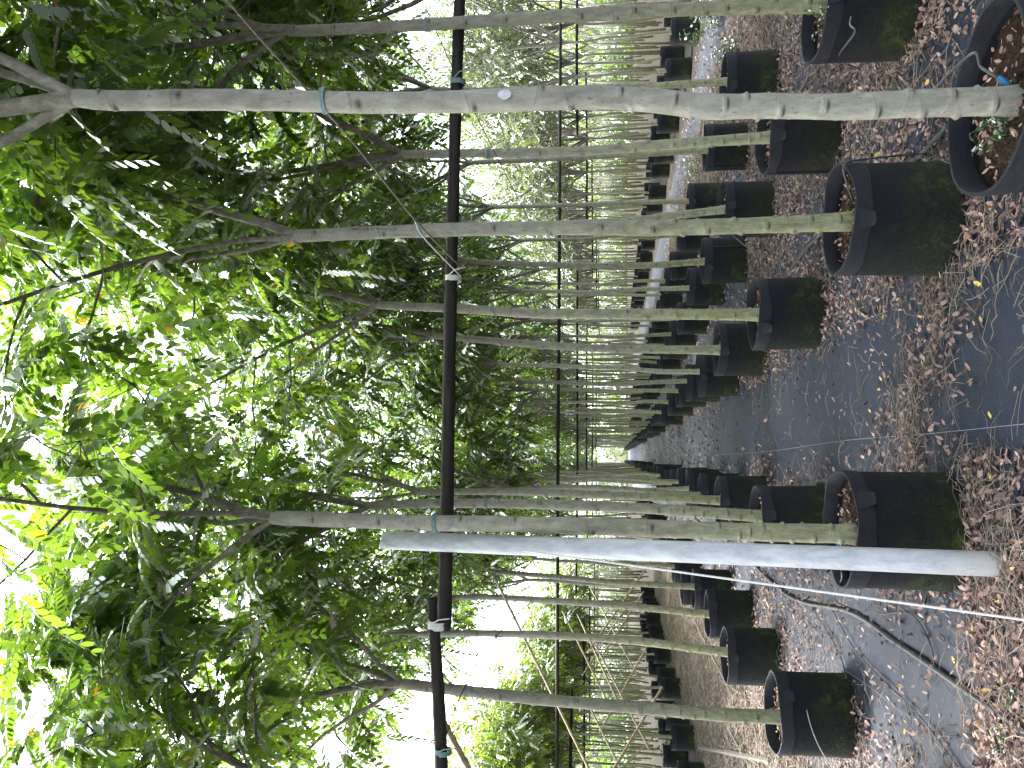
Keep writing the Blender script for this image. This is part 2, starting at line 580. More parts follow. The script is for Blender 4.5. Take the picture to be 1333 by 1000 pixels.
def leaf_cloud(mb, P, D, rng, L, pairs, ll, detail=1, tone=None, rachis=True):
    """pinnate leaves: P attach points, D outward directions; every leaflet an oval of its own"""
    n = len(P)
    if n == 0:
        return
    D = D / (np.linalg.norm(D, axis=1)[:, None] + 1e-9)
    Ls = L * rng.uniform(.75, 1.2, n)
    droop = rng.uniform(.1, .75, n)
    hang = rng.random(n) < .16
    droop[hang] += .6
    side0 = np.cross(D, UP) + rng.normal(0, .14, (n, 3))
    side0 /= np.linalg.norm(side0, axis=1)[:, None] + 1e-9
    tn = rng.uniform(0, .95, n) if tone is None else tone(n)
    fold = np.abs(rng.normal(.1, .18, n))
    fold[hang] = rng.uniform(.7, 1.3, hang.sum())

    def pos(s):
        return P + D * (Ls * s)[:, None] - UP * (droop * s * s * Ls)[:, None]
    ts = np.linspace(.24, 1.0, pairs)
    if detail >= 2:
        W_ = np.array([.30, .5, .42])
        A_ = np.array([.18, .5, .82])
    else:
        W_ = np.array([.46, .46])
        A_ = np.array([.28, .74])
    nw = len(W_)
    vs, tones = [], []
    for k, s in enumerate(ts):
        p = pos(s)
        T = D - UP * (2 * droop * s)[:, None]
        T /= np.linalg.norm(T, axis=1)[:, None]
        N = np.cross(side0, T)
        N /= np.linalg.norm(N, axis=1)[:, None] + 1e-9
        N *= np.sign(N[:, 2:3] + 1e-6)
        B = np.cross(T, N)
        for sg in (-1, 1):
            fl = fold + rng.normal(0, .08, n)
            out = B * sg * np.cos(fl)[:, None] - N * np.sin(fl)[:, None]
            ang = R(62) - R(25) * s + rng.normal(0, .12, n)
            a = out * np.sin(ang)[:, None] + T * np.cos(ang)[:, None]
            w = T * np.sin(ang)[:, None] - out * np.cos(ang)[:, None]
            nn = np.cross(a, w)
            l = ll * rng.uniform(.8, 1.15, n) * (.72 + .45 * math.sin(math.pi * (.15 + .75 * s)))
            wd = l * .49
            q = [p + a * (l * .03)[:, None]]
            for wi, ai in zip(W_, A_):
                c = p + a * (l * ai)[:, None] - UP * (l * .12 * ai * ai)[:, None]
                cup = np.abs(nn) * 0 + UP * (wd * .07)[:, None]
                q.append(c - w * (wd * wi)[:, None] + cup)
                q.append(c + w * (wd * wi)[:, None] + cup)
            q.append(p + a * l[:, None] - UP * (l * .14)[:, None])
            vs.append(np.stack(q, 1))
            tones.append(np.where(rng.random(n) < .005, .985, tn))
    V = np.concatenate(vs)                       # (leaflets, k, 3)
    k = 2 + 2 * nw
    base = np.arange(len(V)) * k
    f3 = [np.stack([base, base + 2, base + 1], 1), np.stack([base + k - 3, base + k - 2, base + k - 1], 1)]
    f4 = [np.stack([base + 1 + 2 * j, base + 2 + 2 * j, base + 4 + 2 * j, base + 3 + 2 * j], 1) for j in range(nw - 1)]
    tt = np.repeat(np.concatenate(tones), k)
    mb.add(V.reshape(-1, 3), f3 + f4, tt)
    if rachis:
        ss = np.array([0, .5, 1.0])
        ring = []
        for s in ss:
            p = pos(s)
            rr = .0022 * (1.2 - .8 * s)
            for c in (0, 1, 2):
                a = c * 2 * math.pi / 3
                ring.append(p + side0 * rr * math.cos(a) + UP * rr * math.sin(a))
        V = np.stack(ring, 1)
        b = np.arange(n) * 9
        fs = []
        for r_ in (0, 1):
            for c in range(3):
                i, j = r_ * 3 + c, r_ * 3 + (c + 1) % 3
                fs.append(np.stack([b + i, b + j, b + j + 3, b + i + 3], 1))
        mb.add(V.reshape(-1, 3), fs, np.repeat(tn * .5 + .3, 9))


def skeleton(rng, nl=5, length=2.0, spread=42, nsec=6, ntw=3, r0=.022, dense=1.0):
    limbs, sites, dirs = [], [], []
    for i in range(nl):
        az = 2 * math.pi * (i + rng.uniform(-.3, .3)) / nl
        tilt = R(spread + rng.normal(0, 9)) if i else R(rng.uniform(6, 16))
        Ln = length * rng.uniform(.8, 1.12)
        z0 = -rng.uniform(.0, .05) if i else -.03
        p = np.array([0, 0, z0])
        d = np.array([math.cos(az) * math.sin(tilt * .75), math.sin(az) * math.sin(tilt * .75), math.cos(tilt * .75)])
        pull = np.array([math.cos(az), math.sin(az), 0]) * math.sin(tilt) * .07
        pts = [p]
        for k in range(8):
            d = d + rng.normal(0, .1, 3) + UP * .02 + pull * (k < 4)
            d /= np.linalg.norm(d)
            p = p + d * Ln / 8
            pts.append(p)
        pts = np.array(pts)
        rr = np.linspace(r0 * (rng.uniform(.7, .95) if i else 1.3), .006, len(pts))
        tubes = [(pts, rr, 8)]
        for j in range(nsec):
            t = .22 + .78 * (j + rng.uniform(0, 1)) / nsec
            fi = min(t * 8, 7.99)
            k = int(fi)
            b = pts[k] + (pts[k + 1] - pts[k]) * (fi - k)
            dl = pts[k + 1] - pts[k]
            dl /= np.linalg.norm(dl)
            sd_ = rng.normal(0, 1, 3)
            sd_[2] = sd_[2] * .35 + .05
            sd_ -= dl * sd_.dot(dl) * .6
            sd_ /= np.linalg.norm(sd_)
            d2 = dl * .45 + sd_
            d2 /= np.linalg.norm(d2)
            l2 = rng.uniform(.45, .95) * (1.15 - .5 * t) * length / 2
            sp = [b]
            q = b
            for s in range(5):
                d2 = d2 + rng.normal(0, .13, 3) + UP * .03
                d2 /= np.linalg.norm(d2)
                q = q + d2 * l2 / 5
                sp.append(q)
            sp = np.array(sp)
            tubes.append((sp, np.linspace(.0085 * (1.2 - .5 * t), .0035, 6), 5))
            m = max(2, int(6 * dense))
            for s in rng.uniform(.3, 1, m):
                g = min(int(s * 5), 4)
                sites.append(sp[g] + (sp[g + 1] - sp[g]) * (s * 5 - g))
                e = rng.normal(0, 1, 3)
                e[2] = e[2] * .35
                dirs.append(e + d2 * .5)
            for w in range(ntw):
                s = rng.uniform(.35, 1)
                g = min(int(s * 5), 4)
                b3 = sp[g]
                e = rng.normal(0, 1, 3)
                e[2] = e[2] * .5 + .1
                d3 = e / np.linalg.norm(e) + d2 * .4
                d3 /= np.linalg.norm(d3)
                l3 = rng.uniform(.2, .45)
                tp = np.array([b3, b3 + d3 * l3 * .5 + rng.normal(0, .02, 3), b3 + d3 * l3 + rng.normal(0, .03, 3) + UP * .03])
                tubes.append((tp, np.array([.004, .003, .002]), 3))
                m = max(2, int(7 * dense))
                for s in np.linspace(.25, 1, m):
                    sites.append(tp[0] + (tp[2] - tp[0]) * s)
                    e = rng.normal(0, 1, 3)
                    e[2] = e[2] * .3
                    dirs.append(e + d3 * .7 * s)
        limbs.append(tubes)
    return limbs, np.array(sites), np.array(dirs)


def crown_variant(seed, nl, length, spread, nsec, ntw, L, pairs, ll, detail, leafmat, dense=1.0, r0=.022, split=True, rachis=True, bmat='branch'):
    rng = np.random.default_rng(seed)
    limbs, P, D = skeleton(rng, nl, length, spread, nsec, ntw, r0, dense)
    out = {'limbs': []}
    if split:
        for tb in limbs:
            b = MB()
            for pts, rr, sd_ in tb:
                b.tube(pts, rr, sd_, cap=False)
            out['limbs'].append(b.mesh('branch', M[bmat]))
    else:
        b = MB()
        for tb in limbs:
            for pts, rr, sd_ in tb:
                b.tube(pts, rr * 1.15, max(3, sd_ - 3), cap=False)
        out['limbs'].append(b.mesh('branch', M[bmat]))
    c = MB()
    leaf_cloud(c, P, D, rng, L, pairs, ll, detail, rachis=rachis)
    out['crown'] = c.mesh('crown', leafmat)
    return out


NEAR = [crown_variant(11 + i, (5, 4, 5, 4, 5, 4)[i], 2.15, 36, 7, 4, .30, 9, .057, 2, M['leaf'], .68) for i in range(6)]
MID = [crown_variant(40 + i, 5, 2.1, 36, 6, 4, .27, 6, .064, 1, M['leaf'], .4, split=False, rachis=False) for i in range(4)]
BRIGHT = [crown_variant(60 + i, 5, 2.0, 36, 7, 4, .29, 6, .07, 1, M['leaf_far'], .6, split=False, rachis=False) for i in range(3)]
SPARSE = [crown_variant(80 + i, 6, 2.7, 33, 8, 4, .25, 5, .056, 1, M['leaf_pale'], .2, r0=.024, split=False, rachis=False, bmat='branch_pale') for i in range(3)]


# ------------------------------------------------------------------ trunks
def trunk_mesh(pts, r0, r1, seed, sides=18, seg=.016, knob=1.0, foot=True):
    rng = np.random.default_rng(seed)
    P = np.array([tuple(p) for p in pts])
    ln = np.linalg.norm(np.diff(P, axis=0), axis=1).sum()
    n = max(8, int(ln / seg))
    Q = spline(P, n)
    s = np.linspace(0, ln, n)
    b = MB()
    rad = r0 + (r1 - r0) * (s / ln) ** .8
    rad *= 1 + .02 * np.sin(s * 9 + seed) + .015 * np.sin(s * 23 + 2 * seed)
    rad *= 1 - .35 * np.exp(-(ln - s) / .015)
    if foot:
        rad *= 1 + .28 * np.exp(-s / .06)
    b.tube(Q, rad, sides, True)
    V = b.v[0].reshape(n, sides, 3)
    tone = np.full((n, sides), .4)
    ang = np.arange(sides) * 2 * math.pi / sides
    x = .1
    k = 0
    az = rng.uniform(0, 6.28)
    while x < ln - .1:                     # leaf scars: a low ring and a small knob on one side
        az += 2.4 + rng.normal(0, .3)
        d = np.cos((ang - az))[None]
        dip = .012 * (1 - d)
        dist = s[:, None] - (x + dip)
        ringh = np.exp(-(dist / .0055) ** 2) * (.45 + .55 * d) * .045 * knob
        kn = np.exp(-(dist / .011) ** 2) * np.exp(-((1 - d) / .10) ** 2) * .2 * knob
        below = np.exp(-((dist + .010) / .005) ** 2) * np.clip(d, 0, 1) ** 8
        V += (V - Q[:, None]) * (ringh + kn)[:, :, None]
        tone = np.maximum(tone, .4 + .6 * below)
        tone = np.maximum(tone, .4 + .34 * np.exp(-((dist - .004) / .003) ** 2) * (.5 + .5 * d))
        x += rng.uniform(.03, .06) if x < 1.0 else rng.uniform(.05, .11)
        k += 1
    b.v[0] = V.reshape(-1, 3)
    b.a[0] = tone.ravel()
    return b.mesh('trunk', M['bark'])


def simple_trunk(h, r0, r1, seed, sides=8):
    rng = np.random.default_rng(seed)
    pts = [(0, 0, 0)]
    x = y = 0
    for k in range(1, 6):
        x += rng.normal(0, .022)
        y += rng.normal(0, .022)
        pts.append((x, y, h * k / 5))
    return pts, trunk_mesh(pts, r0, r1, seed, sides, .012 if sides > 8 else .03, 1.2)


SOIL_Z = .40
GEN = [simple_trunk(2.45, .034, .025, 200 + i, 10) for i in range(7)]
THIN = [simple_trunk(1.95, .03, .021, 230 + i, 7) for i in range(5)]

_o = 'first second third fourth fifth sixth seventh eighth ninth tenth eleventh twelfth thirteenth fourteenth fifteenth sixteenth seventeenth eighteenth nineteenth'.split()
ORD = [''] + _o + ['twentieth'] + ['twenty-' + w for w in _o[:9]] + ['thirtieth'] + ['thirty-' + w for w in _o[:9]] + ['fortieth'] + ['forty-' + w for w in _o[:9]] + ['fiftieth']
rnd = random.Random(5)


def make_tree(x, y, label, group, trunk=None, top=None, gen=None, variant=None, rz=None, scale=1.0, base_z=SOIL_Z, tilt=None, moss=.7, name='nursery_tree'):
    root = tag(link(name, None, None, (x, y, base_z)), label, 'tree', group)
    root.empty_display_size = .1
    if trunk is None:
        pts, me = gen
        a = rnd.uniform(0, 6.28)
        k = rnd.uniform(.94, 1.06)
        lean = (rnd.gauss(0, .012), rnd.gauss(0, .012), a)
        t = link('trunk', me, root, None, lean, (1, 1, k))
        t.color = (rnd.uniform(.6, 1.1), 0, 0, 1)
        top = Matrix.LocRotScale(None, t.rotation_euler, Vector((1, 1, k))) @ Vector(pts[-1])
    else:
        link('trunk', trunk, root).color = (moss, 0, 0, 1)
    rz = rnd.uniform(0, 6.28) if rz is None else rz
    sc = scale * rnd.uniform(.93, 1.07)
    rot = (rnd.gauss(0, .05), rnd.gauss(0, .05), rz)
    if tilt:
        rot = (Matrix.Rotation(tilt, 3, 'Y') @ Matrix.Rotation(rz, 3, 'Z')).to_euler()
    for lm in variant['limbs']:
        link('branch', lm, root, top, rot, (sc, sc, sc))
    kind(link('crown', variant['crown'], root, top, rot, (sc, sc, sc)), 'stuff')
    return root


# ------------------------------------------------------------------ grow bags
def pot_variant(seed, r=.258, h=.465, seg=40):
    rng = np.random.default_rng(seed)
    ph = rng.uniform(0, 6.28, 4)
    a = np.arange(seg) * 2 * math.pi / seg
    cs = np.stack([np.cos(a), np.sin(a)], 1)

    def rr(z):
        return r * (1 + .025 * np.cos(2 * a + ph[0]) + .012 * np.cos(3 * a + ph[1] + z * 3) + .004 * math.sin(z * 9 + ph[2]) + .02 * (1 - z / h) * np.cos(a * 5 + ph[3]))

    def rim(z):                            # the top edge waves a little
        return z + .007 * np.cos(2 * a + ph[2]) + .003 * np.cos(5 * a + ph[1])

    def ring(rad, z):
        z = np.full(seg, z) if np.isscalar(z) else z
        return np.concatenate([cs * rad[:, None], z[:, None]], 1)

    def loft(rings):
        V = np.concatenate(rings)
        n = len(rings)
        i0 = (np.arange(n - 1)[:, None] * seg + np.arange(seg)[None]).ravel()
        i1 = (np.arange(n - 1)[:, None] * seg + ((np.arange(seg) + 1) % seg)[None]).ravel()
        return V, [np.stack([i0, i1, i1 + seg, i0 + seg], 1)]
    out = {}
    zs = np.linspace(0, h - .012, 9)
    rings = [ring(rr(z), rim(z) if z > h * .8 else z) for z in zs]
    rings += [ring(rr(h) - .001, rim(h - .004)), ring(rr(h) - .003, rim(h - .006))]
    rings += [ring(rr(z) - .005, z) for z in (h - .05, h - .11, .3)]
    out['bag_wall'] = MB().add(*loft(rings)).mesh('bag_wall', M['pot'], True, 40)
    lo = h - .078 + .006 * np.cos(2 * a + ph[0]) + .003 * np.cos(7 * a + ph[3])
    band = [ring(rr(h - .08) + .001, lo), ring(rr(h - .07) + .004, lo + .002), ring(rr(h - .03) + .0045, h - .04), ring(rr(h) + .0045, rim(h)), ring(rr(h) + .003, rim(h + .0025)), ring(rr(h) - .0045, rim(h + .0025)), ring(rr(h) - .006, rim(h)), ring(rr(h - .04) - .0065, h - .06)]
    out['rim_band'] = MB().add(*loft(band)).mesh('rim_band', M['rim'], True, 30)
    # soil
    V = [(0, 0, SOIL_Z - .003)]
    fs = []
    for k, f in enumerate((.35, .7, 1.0)):
        q = ring((rr(SOIL_Z) - .006) * f, SOIL_Z + rng.normal(0, .006, seg) - (.012 if k == 2 else 0))
        V += [tuple(p) for p in q]
    tri = np.array([(0, 1 + i, 1 + (i + 1) % seg) for i in range(seg)])
    q4 = np.array([(1 + k * seg + i, 1 + (k + 1) * seg + i, 1 + (k + 1) * seg + (i + 1) % seg, 1 + k * seg + (i + 1) % seg) for k in range(2) for i in range(seg)])
    out['soil'] = MB().add(V, [tri, q4]).mesh('soil', M['soil'])
    # seam: a lapped edge running down the wall
    b = MB()
    t0 = rng.uniform(0, 6.28)
    j = int(t0 / (2 * math.pi) * seg) % seg
    pts = [(math.cos(a[j]) * (rr(z)[j] + .003), math.sin(a[j]) * (rr(z)[j] + .003), z) for z in np.linspace(.02, h - .02, 7)]
    w = .016
    for k in range(6):
        p, q = np.array(pts[k]), np.array(pts[k + 1])
        tv = np.array([-math.sin(a[j]), math.cos(a[j]), 0]) * w
        nv = np.array([math.cos(a[j]), math.sin(a[j]), 0]) * .005
        b.add([p - tv, p + tv, q + tv, q - tv, p - tv + nv, p + tv * .8 + nv, q + tv * .8 + nv, q - tv + nv], [np.array([(4, 5, 6, 7), (0, 4, 7, 3), (1, 2, 6, 5)])])
    out['seam'] = b.mesh('seam', M['rim'], False)
    # handle: a sewn trapezoid tab under the hem, its lower lip standing off the wall
    b = MB()
    nseg = 7
    V = []
    for kz, (dz, half, off) in enumerate(((-.012, .17, .006), (-.04, .165, .009), (-.068, .13, .014), (-.082, .10, .022))):
        for k in range(nseg):
            u = 2 * k / (nseg - 1) - 1
            t = half * u
            q = r * 1.012 + off + .010 * (1 - u * u) * (kz / 3)
            V.append((math.cos(t) * q, math.sin(t) * q, h + dz))
    m_ = len(V)
    V += [(x * .985, y * .985, z - .001) for x, y, z in V]
    f = []
    for i in range(3):
        for k in range(nseg - 1):
            c = i * nseg + k
            f.append((c, c + nseg, c + nseg + 1, c + 1))
            f.append((m_ + c, m_ + c + 1, m_ + c + nseg + 1, m_ + c + nseg))
    for k in range(nseg - 1):
        f.append((k, k + 1, m_ + k + 1, m_ + k))
        c = 3 * nseg + k
        f.append((c, m_ + c, m_ + c + 1, c + 1))
    for i in range(3):
        c = i * nseg
        f.append((c, m_ + c, m_ + c + nseg, c + nseg))
        c += nseg - 1
        f.append((c, c + nseg, m_ + c + nseg, m_ + c))
    out['handle'] = b.add(V, [np.array(f)]).mesh('handle', M['rim'], False)
    # leaf crumbs on the soil
    b = MB()
    n = 190
    A = rng.uniform(0, 6.28, n)
    rd = (r - .035) * np.sqrt(rng.uniform(0, 1, n))
    flat_leaves(b, np.stack([np.cos(A) * rd, np.sin(A) * rd, np.full(n, SOIL_Z + .008)], 1), rng, .023, .5, np.clip(rng.normal(.5, .25, n), 0, .93))
    out['leaf_crumbs'] = b.mesh('leaf_crumbs', M['litter'])
    return out


def flat_leaves(mb, P, rng, l0, tilt, tone=None):
    n = len(P)
    az = rng.uniform(0, 6.283, n)
    tx = rng.normal(0, tilt, n)
    ty = rng.normal(0, tilt, n)
    a = np.stack([np.cos(az), np.sin(az), tx], 1)
    a /= np.linalg.norm(a, axis=1)[:, None]
    w = np.stack([-np.sin(az), np.cos(az), ty], 1)
    w /= np.linalg.norm(w, axis=1)[:, None]
    nn = np.cross(a, w)
    l = l0 * rng.uniform(.55, 1.25, n)
    wd = l * rng.uniform(.15, .25, n)
    curl = rng.uniform(-.1, .45, n)[:, None]
    lv, wv = l[:, None], wd[:, None]
    V = np.stack([P - a * lv * .5,
                  P - a * lv * .2 - w * wv + nn * wv * curl, P - a * lv * .2 + w * wv + nn * wv * curl,
                  P + a * lv * .22 - w * wv + nn * wv * curl, P + a * lv * .22 + w * wv + nn * wv * curl,
                  P + a * lv * .5 + nn * lv * curl * .5], 1)
    lowest = V[:, :, 2].min(1) - P[:, 2]
    V[:, :, 2] -= lowest[:, None] * .9
    b = np.arange(n) * 6
    t = rng.uniform(0, 1, n) if tone is None else tone
    mb.add(V.reshape(-1, 3), [np.stack([b, b + 2, b + 1], 1), np.stack([b + 3, b + 4, b + 5], 1), np.stack([b + 1, b + 2, b + 4, b + 3], 1)], np.repeat(t, 6))


POTS = [pot_variant(300 + i) for i in range(5)]
POTS_LOW = [pot_variant(320 + i, seg=18) for i in range(3)]
pot_spots = []


def make_pot(x, y, label, group, var, rz=None, near=True, hang=None, sc=1.0):
    rz = rnd.uniform(0, 6.28) if rz is None else rz
    root = tag(link('grow_bag', None, None, (x, y, 0), (rnd.gauss(0, .015), rnd.gauss(0, .015), rz), (sc, sc, 1)), label, 'plant pot', group)
    root.empty_display_size = .1
    wall = link('bag_wall', var['bag_wall'], root)
    link('rim_band', var['rim_band'], root)
    link('soil', var['soil'], root)
    if near:
        link('seam', var['seam'], wall)
        h0 = rnd.uniform(0, 3.1) if hang is None else hang - rz
        link('handle', var['handle'], wall, None, (0, 0, h0))
        link('handle', var['handle'], wall, None, (0, 0, h0 + math.pi))
        kind(link('leaf_crumbs', var['leaf_crumbs'], root), 'stuff')
    pot_spots.append((x, y))
    return root


# ------------------------------------------------------------------ the rows beside the path
def row_y(first, step, n, seed, jit=.12):
    r = random.Random(seed)
    out = list(first)
    while len(out) < n:
        out.append(out[-1] + step * (1.0 if out[-1] < 16 else .8) + r.uniform(-jit, jit))
    return out


# traced trunks: key -> (depth, pixels from the soil up to the fork, radius low, radius high)
TR = {
    ('R1', 2.2): ([(1345, 131), (1220, 134), (1100, 139), (1000, 138), (920, 139), (850, 131), (770, 127), (650, 131), (500, 134), (300, 130), (150, 131), (95, 127)], .036, .029),
    ('R1', 3.65): ([(1122, 288), (1000, 293), (850, 297), (700, 297), (560, 300), (400, 307), (385, 309)], .039, .028),
    ('R1', 5.82): ([(990, 410), (850, 409), (700, 408), (600, 402), (490, 397)], .042, .03),
    ('R1', 7.88): ([(938, 456), (800, 454), (700, 449), (600, 440), (560, 437)], .043, .03),
    ('R2', 3.95): ([(1110, 5), (900, 12), (700, 23), (560, 32), (400, 40), (372, 38)], .036, .027),
    ('R2', 5.3): ([(1018, 178), (900, 186), (750, 197), (600, 200), (520, 201)], .038, .027),
    ('R2', 7.37): ([(948, 272), (900, 278), (820, 287), (740, 291), (650, 293), (600, 290)], .038, .026),
    ('R2', 8.9): ([(922, 340), (830, 346), (740, 345), (640, 342), (610, 340)], .037, .026),
    ('R3', 7.07): ([(963, 105), (850, 112), (720, 116), (600, 118), (560, 116)], .034, .025),
    ('R3', 8.6): ([(932, 195), (850, 200), (740, 206), (610, 212)], .034, .025),
    ('R3', 10.6): ([(905, 262), (820, 264), (740, 267), (640, 270)], .034, .025),
    ('L1', 3.75): ([(1097, 695), (1000, 693), (900, 690), (700, 683), (560, 681), (440, 677), (352, 674)], .041, .034),
    ('L1', 5.8): ([(1006, 673), (900, 666), (800, 660), (620, 655), (480, 658)], .041, .032),
    ('L1', 7.9): ([(945, 652), (800, 645), (650, 640), (545, 641)], .041, .032),
    ('L2', 5.37): ([(1008, 933), (930, 930), (850, 923), (700, 910), (600, 899), (520, 890)], .041, .034),
    ('L2', 7.56): ([(952, 850), (800, 832), (650, 825), (545, 826)], .038, .029),
    ('L2', 8.9): ([(922, 800), (800, 788), (650, 778), (592, 778)], .038, .028),
    ('L2', 10.4): ([(905, 764), (800, 758), (700, 749), (645, 745)], .037, .028),
}
ROWS = {
    'R1': (1.06, row_y([2.2, 3.65, 5.82, 7.88, 9.55, 11.15, 12.7, 14.8, 16.9], 1.65, 50, 1), 'in the path row opposite the post'),
    'R2': (2.3, row_y([1.9, 3.95, 5.3, 7.37, 8.9, 10.7, 12.4], 1.6, 36, 2), 'in the second row opposite the post'),
    'R3': (3.55, row_y([3.3, 5.4, 7.07, 8.6, 10.6], 1.6, 32, 3), 'in the third row opposite the post'),
    'L1': (-.42, row_y([.75, 3.75, 5.8, 7.9, 9.5, 11.1], 1.62, 50, 4), "in the path row on the post's side"),
    'L2': (-1.83, row_y([1.9, 3.95, 5.37, 7.56, 8.9, 10.4], 1.6, 26, 6), 'in the outer row beside the straw strip'),
}
SKIP = {('R2', 1.9), ('R3', 3.3), ('R3', 5.4), ('L1', .75), ('L2', 1.9)}   # pots below or beside the frame
DESC = {
    ('R1', 2.2): ('tall pale grey trunk nearest the camera with a round white spot', 'black grow bag cut off by the picture edge, nearest the camera, brown soil showing'),
    ('R1', 3.65): ('grey trunk with black handwriting in front of the dark beam', 'large mossy black grow bag, nearest whole one across the path from the metal post'),
    ('R1', 5.82): ('grey-green tree rising from the bag with the crescent handle beside the open path', 'mossy black grow bag, second whole one along the path opposite the metal post'),
    ('R2', 3.95): ('mossy trunk at the picture edge beyond the pale near trunk', 'black grow bag at the picture edge with a green sprout at its rim'),
    ('L1', 3.75): ('mottled grey-green tree standing right beside the galvanised post', 'black grow bag directly behind the foot of the galvanised post'),
    ('L1', 5.8): ('grey-green tree just behind the one beside the galvanised post', 'black grow bag just behind the one at the galvanised post'),
    ('L2', 5.37): ('forked greenish tree against the white sky beside the straw strip', 'black grow bag with a wire ring round it beside the straw strip'),
    ('L2', 3.95): ('tree crown overhanging the white sky gap at the picture edge', 'black grow bag whose rim just enters at the picture edge'),
}
vi = 0
for rk, (rx, ys, phrase) in ROWS.items():
    vis = 0
    for i, y in enumerate(ys):
        y = round(y, 3)
        key = (rk, y)
        hidden = key in SKIP
        if not hidden:
            vis += 1
        near = y < 11
        jx = random.Random(i * 7 + len(rk) + int(rx * 100)).uniform(-.07, .07)
        if key in DESC:
            tl, pl = DESC[key]
        elif hidden:
            tl, pl = ('leafy crown reaching in at the picture edge ' if i == 0 else 'crown at the picture edge with its trunk hidden ') + phrase, ''
        else:
            tl = '%s slender trunk from the camera %s' % (ORD[vis], phrase)
            pl = 'black grow bag under the %s tree %s' % (ORD[vis], phrase)
        tg, pg = 'young trees ' + phrase, 'grow bags ' + phrase
        var = NEAR[vi % 6] if y < 13.5 else MID[vi % 4]
        vi += 1
        csc = 1.0 if rk != 'L2' else .9
        tlt = {'R1': .03, 'L1': -.03}.get(rk)
        if key in TR:
            pix, r0, r1 = TR[key]
            r0, r1 = r0 * 1.07, r1 * 1.07
            pts = [at(px, py, y) for px, py in pix]
            b = Vector((pts[0].x, y, SOIL_Z))
            loc = [p - b for p in pts]
            loc[0].z = -.02
            x = b.x
            tm = trunk_mesh(loc, r0, r1, 500 + vi, 24 if y < 4.5 else 14, .0045 if y < 4.5 else .008)
            make_tree(x, y, tl, tg, tm, loc[-1], None, var, scale=csc, tilt=tlt, moss=.3 if y < 3 else rnd.uniform(.75, 1.05))
        else:
            x = rx + jx
            make_tree(x, y, tl, tg, None, None, GEN[vi % 7], var, scale=csc, tilt=tlt)
        if not hidden:
            if y < 30:
                make_pot(x + rnd.uniform(-.03, .03), y, pl, pg, POTS[vi % 5] if near else POTS_LOW[vi % 3], near=near, hang=(-1.9 if rx > 0 else -1.2) + rnd.uniform(-.3, .3))
            else:
                make_pot(x, y, pl, pg, POTS_LOW[vi % 3], near=False)

# blocks beyond the straw strip and beyond the worn track
def block(xs, y0, n, step, gens, vars_, phrase, seed, sc, pots=2):
    r = random.Random(seed)
    for k, bx in enumerate(xs):
        y = y0 + r.uniform(0, .8) + k * .9
        for i in range(n):
            x = bx + r.uniform(-.12, .12)
            t = '%s slender tree from the camera in the %s row %s' % (ORD[i + 1], ORD[k + 1], phrase)
            make_tree(x, y, t, 'trees in the block ' + phrase, None, None, gens[r.randrange(len(gens))], vars_[r.randrange(len(vars_))], scale=sc, base_z=.34)
            if k < pots:
                p = 'grow bag under the %s tree in the %s row %s' % (ORD[i + 1], ORD[k + 1], phrase)
                make_pot(x, y, p, 'grow bags in the block ' + phrase, POTS_LOW[r.randrange(3)], near=False, sc=.85)
            y += step + r.uniform(-.15, .15)


block([-5.0, -6.1, -7.2, -8.3], 11.2, 13, 1.5, THIN, BRIGHT, 'beyond the straw strip', 21, .88)
block([7.7, 8.8], 12.6, 23, 1.45, THIN, SPARSE, 'beyond the worn grey track', 22, 1.15)

# farther rows of the same nursery: one uncountable mass
def far_mass(label, spots, gens, vars_):
    b = MB()
    c = MB()
    for j, (x, y) in enumerate(spots):
        r = random.Random(j * 13 + 1)
        h = r.uniform(2.2, 2.5)
        dx, dy = r.gauss(0, .05), r.gauss(0, .05)
        b.tube([(x, y, 0), (x + dx, y + dy, h * .6), (x + dx * 1.4, y + dy, h)], [.034, .028, .022], 5)
        for q in range(4):
            a = r.uniform(0, 6.28)
            b.tube([(x + dx * 1.4, y + dy, h - .1), (x + dx + .3 * math.cos(a), y + dy + .3 * math.sin(a), h + .6), (x + dx + .6 * math.cos(a), y + .6 * math.sin(a), h + 2.6)], [.02, .014, .005], 4, False)
        rng = np.random.default_rng(j)
        n = 30
        P = np.stack([rng.normal(x, .6, n), rng.normal(y, .6, n), h + .2 + rng.uniform(0, 3.1, n)], 1)
        leaf_cloud(c, P, np.stack([rng.normal(0, 1, n), rng.normal(0, 1, n), rng.normal(0, .3, n)], 1), rng, .34, 5, .085, 1, rachis=False)
    root = tag(link('background_trees', None), label, 'trees')
    kind(root, 'stuff')
    kind(b.build('trunks', M['bark'], root), 'stuff')
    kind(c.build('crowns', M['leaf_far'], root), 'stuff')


rr_ = random.Random(77)
far_mass('mass of slender trees far behind the worn grey track', [(9.9 + k * 1.1 + rr_.uniform(-.2, .2), 15 + k * 1.6 + i * 1.5) for k in range(13) for i in range(24)] + [(7.7 + k * 1.1 + rr_.uniform(-.2, .2), 47 + i * 1.5) for k in range(3) for i in range(20)], None, None)
far_mass('mass of slender trees far beyond the straw strip', [(-9.4 - k * 1.1 + rr_.uniform(-.2, .2), 20 + k * 1.8 + i * 1.7) for k in range(8) for i in range(18)] + [(-5 - k * 1.1 + rr_.uniform(-.2, .2), 32 + k + i * 1.5) for k in range(5) for i in range(26)], None, None)

